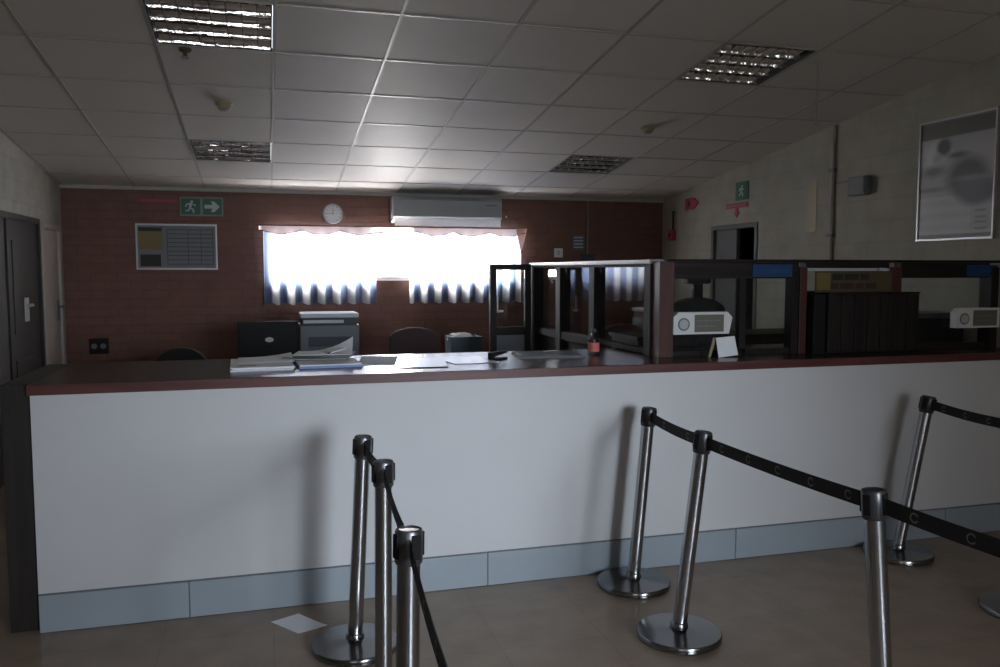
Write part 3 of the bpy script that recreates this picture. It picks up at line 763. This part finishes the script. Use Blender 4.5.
G().box(-.20, .20, -.012, 0, -.092, .092, .002).done('sign_frame', M['sign_frame'], ex)
G().box(-.188, -.012, -.014, -.0125, -.078, .078).done('left_panel', M['sign_green'], ex)
G().box(.012, .188, -.014, -.0125, -.078, .078).done('right_panel', M['sign_green'], ex)
g = G(); running_man(g, .135, -.145, -.070, -.0142); g.done('running_man', M['sign_white'], ex)
g = G(); arrow(g, .150, .028, -.075, -.0142); g.done('arrow', M['sign_white'], ex)

nb = thing('notice_board', 'framed notice board with yellow block and ruled table below the exit sign', 'notice board', (-.83, W, 1.78))
G().box(-.36, .36, -.012, 0, -.205, .205).done('backing', M['board_white'], nb)
g = G(); g.box(-.372, .372, -.022, 0, .205, .222).box(-.372, .372, -.022, 0, -.222, -.205).box(-.372, -.357, -.022, 0, -.205, .205).box(.357, .372, -.022, 0, -.205, .205)
g.done('frame', M['aluminium'], nb)
G().box(-.345, -.135, -.0145, -.0125, -.03, .185).done('yellow_block', M['yellow'], nb)
G().box(-.345, -.135, -.0165, -.0148, .15, .185).done('dark_heading', M['dark_ink'], nb)
G().box(-.335, -.15, -.0145, -.0125, -.19, -.075).done('dark_block', M['dark_ink'], nb)
g = G()
for k in range(9): g.box(-.09, .33, -.0138, -.0125, .165 - k * .042, .170 - k * .042)
for x in (-.09, .10, .22, .33): g.box(x, x + .004, -.0138, -.0125, -.171, .17)
g.done('ruled_table', M['dark_ink'], nb)

rs = tag(G().box(-.17, .17, -.006, 0, -.014, .014, .002, None).done('red_reflection', M['sign_red']), 'thin strip painting a red reflection on the brick wall left of the exit sign', 'strip'); rs.location = (-.985, W, 2.225)  # specular reflection on the bricks, built as a red strip
so = thing('power_socket', 'black power socket low on the brick wall at left', 'socket', (-1.56, W, .825))
G().box(-.085, .085, -.02, 0, -.075, .075, .004).done('plate', M['black'], so)
for x in (-.04, .04): G().lathe([(0, .0205), (.026, .0205), (.026, .024), (0, .024)], 20, c=(0, 0, 0), mx=Matrix.Translation((x, 0, 0)) @ RX).done('outlet', M['steel_dark'], so)
sw = thing('light_switch', 'small white light switch on the dark brick wall right of the window', 'switch', (3.12, W, 1.745))
G().box(-.05, .05, -.012, 0, -.05, .05, .003).done('plate', M['white_plastic'], sw)
G().box(-.015, .015, -.017, -.0125, -.025, .025, .002).done('rocker', M['pale_grey_plastic'], sw)
th = thing('control_panel', 'grey control panel with ridges on the brick wall above the light switch', 'control panel', (3.35, W, 1.86))
G().box(-.075, .075, -.02, 0, -.085, .085, .004).done('case', M['grey_plastic'], th)
g = G()
for k in range(4): g.box(-.055, .055, -.0225, -.0205, -.06 + k * .036, -.045 + k * .036)
g.done('ridges', M['pale_grey_plastic'], th)
jb = tag(G().box(-.08, .08, -.03, 0, -.04, .04, .004).done('junction_box', M['dark_cover']), 'dark junction box at the foot of the wall conduit on the brick wall', 'junction box'); jb.location = (3.46, W, 1.70)
pc = tag(G().tube([(0, -.012, -.31), (0, -.012, .28)], .009).done('wall_conduit', M['conduit'], None, True), 'thin vertical conduit on the brick wall above the booth', 'conduit'); pc.location = (3.46, W, 2.05)
scw = tag(G().lathe([(0, 0), (.014, 0), (.010, .012), (0, .014)], 12, mx=RX).done('wall_hook', M['white_plastic']), 'tiny white hook on the brick wall right of the air conditioner', 'hook'); scw.location = (2.52, W, 2.13)

# ------------------------------------------------------------------ right wall things (facing -x)
X = XR
RWZ = Matrix.Rotation(-PI / 2, 4, 'Z')
def rw(name, label, cat, y, z): return thing(name, label, cat, (X, y, z), None, -PI / 2)   # local x runs towards the viewer, local -y into the room... 
# local frame after -90 deg about z: local +x -> world -y, local -y -> world -x
es = rw('exit_sign', 'small green exit sign with pictogram on the right wall above the doorway', 'sign', 7.01, 2.305)
G().box(-.105, .105, -.012, 0, -.085, .085, .002).done('sign_panel', M['sign_green'], es)
g = G(); running_man(g, .12, -.04, -.06, -.0125); g.done('running_man', M['sign_white'], es)
ra = rw('red_arrow_sign', 'red bar sign with down arrow just above the doorway on the right wall', 'sign', 7.10, 2.155)
G().box(-.19, .19, -.008, 0, -.005, .045, .001).done('red_bar', M['sign_red'], ra)
G().prism([(-.02, -.006), (-.02, -.045), (-.05, -.045), (0, -.095), (.05, -.045), (.02, -.045), (.02, -.006)], 'y', -.008, 0).done('down_arrow', M['sign_red'], ra)
g = G(); marks(g, -.16, .16, .012, .014, -.0085, [3, 2, 3, 2]); g.done('lettering', M['board_white'], ra)
rf = rw('fire_sign', 'red fire sign on the right wall left of the doorway', 'sign', 7.98, 2.26)
G().prism([(-.13, -.06), (.05, -.06), (.15, .0), (.05, .06), (-.13, .06)], 'y', -.01, 0).done('sign_panel', M['sign_red'], rf)
G().lathe([(0, 0), (.03, 0), (.03, .002), (0, .002)], 16, mx=Matrix.Translation((-.05, -.0105, 0)) @ RX).done('emblem', M['dark_ink'], rf)
fa = rw('fire_alarm', 'small red alarm box with black cable in the far corner of the right wall', 'alarm', 8.38, 1.94)
G().box(-.05, .05, -.05, 0, -.06, .06, .006).done('case', M['sign_red'], fa)
G().tube([(0, -.012, .06), (0, -.012, .27)], .012).done('cable', M['black'], fa, True)
G().lathe([(0, 0), (.022, 0), (.022, .008), (0, .01)], 16, mx=Matrix.Translation((0, -.051, 0)) @ RX).done('button', M['dark_ink'], fa)
ys_ = rw('yellow_notice', 'tall faded yellow strip notice on the right wall', 'notice', 5.96, 2.08)
G().box(-.06, .06, -.004, 0, -.21, .21, .001).done('panel', M['cream_plastic'], ys_)
cp = rw('wall_pipe', 'vertical cream pipe running down the right wall', 'pipe', 5.69, 0)
G().tube([(0, -.018, .02), (0, -.018, CZ(5.69) - .01)], .014).done('pipe', M['wall_front_y'], cp, True)
for z in (.6, 1.83, 2.35): G().box(-.035, .035, -.036, 0, z - .012, z + .012, .003).done('clip', M['grey_cover'], cp)
wb = rw('junction_box', 'grey junction box on the right wall between pipe and poster', 'junction box', 5.355, 2.19)
G().box(-.095, .095, -.06, 0, -.07, .07, .006).done('case', M['grey_plastic'], wb)
G().box(-.085, .085, -.066, -.0605, -.06, .06, .004).done('lid', M['grey_cover'], wb)
G().tube([(-.31, -.014, .05), (-.096, -.014, .05)], .009).done('conduit', M['conduit'], wb, True)

# framed poster with a blurred monochrome picture
po = rw('framed_poster', 'large framed poster with blurred black and white picture on the right wall', 'poster', 4.465, 1.765)
PW, PH = .61, .78
def pic(u, v):
    """u 0..1 left to right, v 0..1 bottom to top"""
    c = .30 + .14 * v
    def blob(cx, cy, rx, ry, val, soft=.3):
        nonlocal c
        d = math.hypot((u - cx) / rx, (v - cy) / ry); k = max(0., min(1., (1 + soft - d) / (2 * soft))); c = c * (1 - k) + val * k
    if v < .36: c = .44 + .03 * math.sin(v * 60)
    blob(.80, .66, .34, .16, .46); blob(.24, .70, .20, .15, .66); blob(.45, .60, .18, .09, .44)
    blob(.33, .785, .10, .075, .02); blob(.20, .58, .15, .05, .13, .5); blob(.24, .69, .06, .04, .40, .6)
    blob(.52, .70, .13, .025, .04, .6); blob(.66, .50, .27, .17, .03); blob(.80, .38, .26, .13, .025); blob(.78, .49, .30, .022, .25, .7)
    blob(.18, .42, .22, .018, .14, .7)
    r = (c, c * .985, c * .955)
    if v > .87: r = (.10, .095, .065)
    if .72 < u < .98 and .05 < v < .25:
        r = (.36, .36, .35)
        if .78 < u < .92 and int(v * 60) % 3 == 0: r = (.14, .14, .14)
    if v < .02: r = (.16, .15, .11)
    return r
n1, n2 = 56, 72
bm = bmesh.new(); lay = bm.verts.layers.float_color.new('Col'); gr = []
for j in range(n2 + 1):
    row = []
    for i in range(n1 + 1):
        u, w = i / n1, j / n2; vv = bm.verts.new((-PW / 2 + PW * u, -.011, .012 + (PH - .024) * w)); r = pic(u, w); vv[lay] = (r[0], r[1], r[2], 1); row.append(vv)
    gr.append(row)
for j in range(n2):
    for i in range(n1): bm.faces.new((gr[j][i], gr[j][i + 1], gr[j + 1][i + 1], gr[j + 1][i]))
me = bpy.data.meshes.new('picture'); bm.to_mesh(me); bm.free(); link('picture', me, M['picture'], po)
G().box(-PW / 2, PW / 2, -.010, 0, 0, PH).done('backing', M['grey_cover'], po)
g = G(); w2 = PW / 2
g.box(-w2 - .012, w2 + .012, -.02, 0, PH, PH + .014).box(-w2 - .012, w2 + .012, -.02, 0, -.014, 0).box(-w2 - .012, -w2, -.02, 0, 0, PH).box(w2, w2 + .012, -.02, 0, 0, PH)
g.done('frame', M['aluminium'], po)

# left wall notice
ln = tag(G().box(0, .004, -.10, .10, -.075, .075, .001).done('paper_notice', M['paper']), 'small pale paper notice on the lighter door leaf at left', 'notice'); ln.location = (XL - .0028, 6.38, 1.56)

# ------------------------------------------------------------------ ceiling fittings
def troffer(i, j, label):
    x = GX + PX * (i + .5); y = GY + PY * (j + .5)
    t = thing('ceiling_light', label, 'ceiling light', (x, y, CZ(y)), 'louvred ceiling light panels'); t.rotation_euler = (TILT, 0, 0)
    hx, hy = PX / 2 - .012, PY / 2 - .010
    g = G(); g.box(-hx, hx, -hy, hy, .10, .105).box(-hx, -hx + .006, -hy, hy, 0, .10).box(hx - .006, hx, -hy, hy, 0, .10).box(-hx, hx, -hy, -hy + .006, 0, .10).box(-hx, hx, hy - .006, hy, 0, .10)
    g.done('housing', M['housing'], t)
    # four mirror troughs, each curved, running along x
    for k in range(4):
        c0 = -hy + .010 + (2 * hy - .020) * (k + .5) / 4; w = (2 * hy - .020) / 8 - .001
        bm = bmesh.new(); n = 18; A = []
        for q in range(n + 1):
            th_ = .20 + (PI - .40) * q / n; u = -math.cos(th_) / math.cos(.20); z = .004 + .078 * (math.sin(th_) - math.sin(.20))
            A.append([bm.verts.new((xx, c0 + u * w, z)) for xx in (-hx + .008, hx - .008)])
        for a, b in zip(A, A[1:]): bm.faces.new((a[0], a[1], b[1], b[0]))
        g = G(); g._merge(bm); g.done('mirror_trough', M['mirror'], t, True)
        G().tube([(-hx + .01, c0, .055), (hx - .01, c0, .055)], .013, 12).done('tube', M['tube'], t, True)
    # cross blades
    for k in range(1, 8):
        xx = -hx + 2 * hx * k / 8
        g = G().prism([(-hy + .008, .002), (hy - .008, .002), (hy - .008, .045), (-hy + .008, .045)], 'x', xx - .0015, xx + .0015); g.done('louvre_blade', M['mirror'], t)
    return t
troffer(-1, 0, 'mirrored louvre ceiling light nearest the viewer on the left')
troffer(-1, 4, 'mirrored louvre ceiling light at the back left near the brick wall')
troffer(4, 0, 'mirrored louvre ceiling light nearest the viewer on the right')
troffer(4, 4, 'mirrored louvre ceiling light at the back right near the brick wall')
def detector(x, y, label):
    t = thing('smoke_detector', label, 'smoke detector', (x, y, CZ(y) - .0005), 'ceiling smoke detectors'); t.rotation_euler = (TILT, 0, 0)
    G().lathe([(0, 0), (.055, 0), (.055, -.012), (.048, -.016), (0, -.016)], 28).done('mounting', M['cream_plastic'], t, True)
    G().lathe([(.040, -.0162), (.040, -.034), (.026, -.046), (0, -.048)], 28).done('sensor_head', M['cream_plastic'], t, True)
detector(-.25, 5.96, 'cream smoke detector on the ceiling between the two left light panels')
detector(2.90, 6.00, 'cream smoke detector on the ceiling between the two right light panels')
sk = thing('sprinkler_head', 'small brownish sprinkler head on the ceiling behind the front left light panel', 'sprinkler', (-.41, 5.03, CZ(5.03) - .0005))
sk.rotation_euler = (TILT, 0, 0)
G().lathe([(0, 0), (.035, 0), (.032, -.01), (.012, -.014), (.010, -.045), (0, -.045)], 20).done('escutcheon', M['gold'], sk, True)
G().lathe([(0, -.0455), (.022, -.046), (.024, -.050), (0, -.052)], 20).done('deflector', M['aluminium'], sk, True)
hc = tag(G().tube([(0, 0, 0), (.004, 0, -.2), (.0, 0, -.42)], .005, 8).done('hanging_cord', M['wall_front_y'], None, True), 'thin pale cord hanging from the ceiling near the right wall', 'cord'); hc.location = (3.262, 4.42, CZ(4.42) - .001)

# ------------------------------------------------------------------ lights
def area(name, loc, rot, sx, sy, power, col, spread=180.):
    l = bpy.data.lights.new(name, 'AREA'); l.shape = 'RECTANGLE'; l.size = sx; l.size_y = sy; l.energy = power; l.color = col; l.spread = math.radians(spread)
    o = bpy.data.objects.new(name, l); COL.objects.link(o); o.location = loc; o.rotation_euler = rot
    return o
# daylight outside the back window, pointing into the room (-y)
area('window_daylight', (1.32, YB + .26, 1.78), (math.radians(-84), 0, 0), 2.9, .8, 510, (1., .965, .94))
# daylight through the glazed entrance behind the viewer (+y)
aim = (Vector((.55, FY, .45)) - Vector((2.2, YF - .25, 1.75))).normalized()
area('entrance_daylight', (2.2, YF - .25, 1.75), aim.to_track_quat('-Z', 'Y').to_euler(), 2.0, 1.5, 32, (.76, .87, 1.), 48.)

w = bpy.data.worlds.new('sky'); SC.world = w; w.use_nodes = True
nt = w.node_tree; bg = nt.nodes['Background']
# bright hazy sky, whiter towards the horizon
tc = nt.nodes.new('ShaderNodeTexCoord'); sx = nt.nodes.new('ShaderNodeSeparateXYZ'); cr = nt.nodes.new('ShaderNodeValToRGB')
nt.links.new(tc.outputs['Generated'], sx.inputs[0]); nt.links.new(sx.outputs['Z'], cr.inputs['Fac']); nt.links.new(cr.outputs['Color'], bg.inputs['Color'])
cr.color_ramp.elements[0].position = 0.; cr.color_ramp.elements[0].color = (1., .975, .95, 1); cr.color_ramp.elements[1].position = 1.; cr.color_ramp.elements[1].color = (.55, .70, 1., 1)
bg.inputs['Strength'].default_value = 4.

# ------------------------------------------------------------------ camera
cam = bpy.data.cameras.new('camera'); co = bpy.data.objects.new('camera', cam); COL.objects.link(co)
cam.sensor_width = 36.; cam.lens = 29.7; cam.clip_start = .02
co.location = (0, 0, 1.55)
co.rotation_euler = (PI / 2 - math.atan(63 / 825.), 0, -math.atan(234 / 827.4))
SC.camera = co

SC.view_settings.view_transform = 'Standard'
SC.view_settings.look = 'None'
SC.view_settings.exposure = 0.
SC.view_settings.gamma = 1.
SC.cycles.use_denoising = True
SC.cycles.max_bounces = 10
SC.cycles.diffuse_bounces = 6
SC.cycles.transparent_max_bounces = 16
SC.cycles.sample_clamp_indirect = 6.
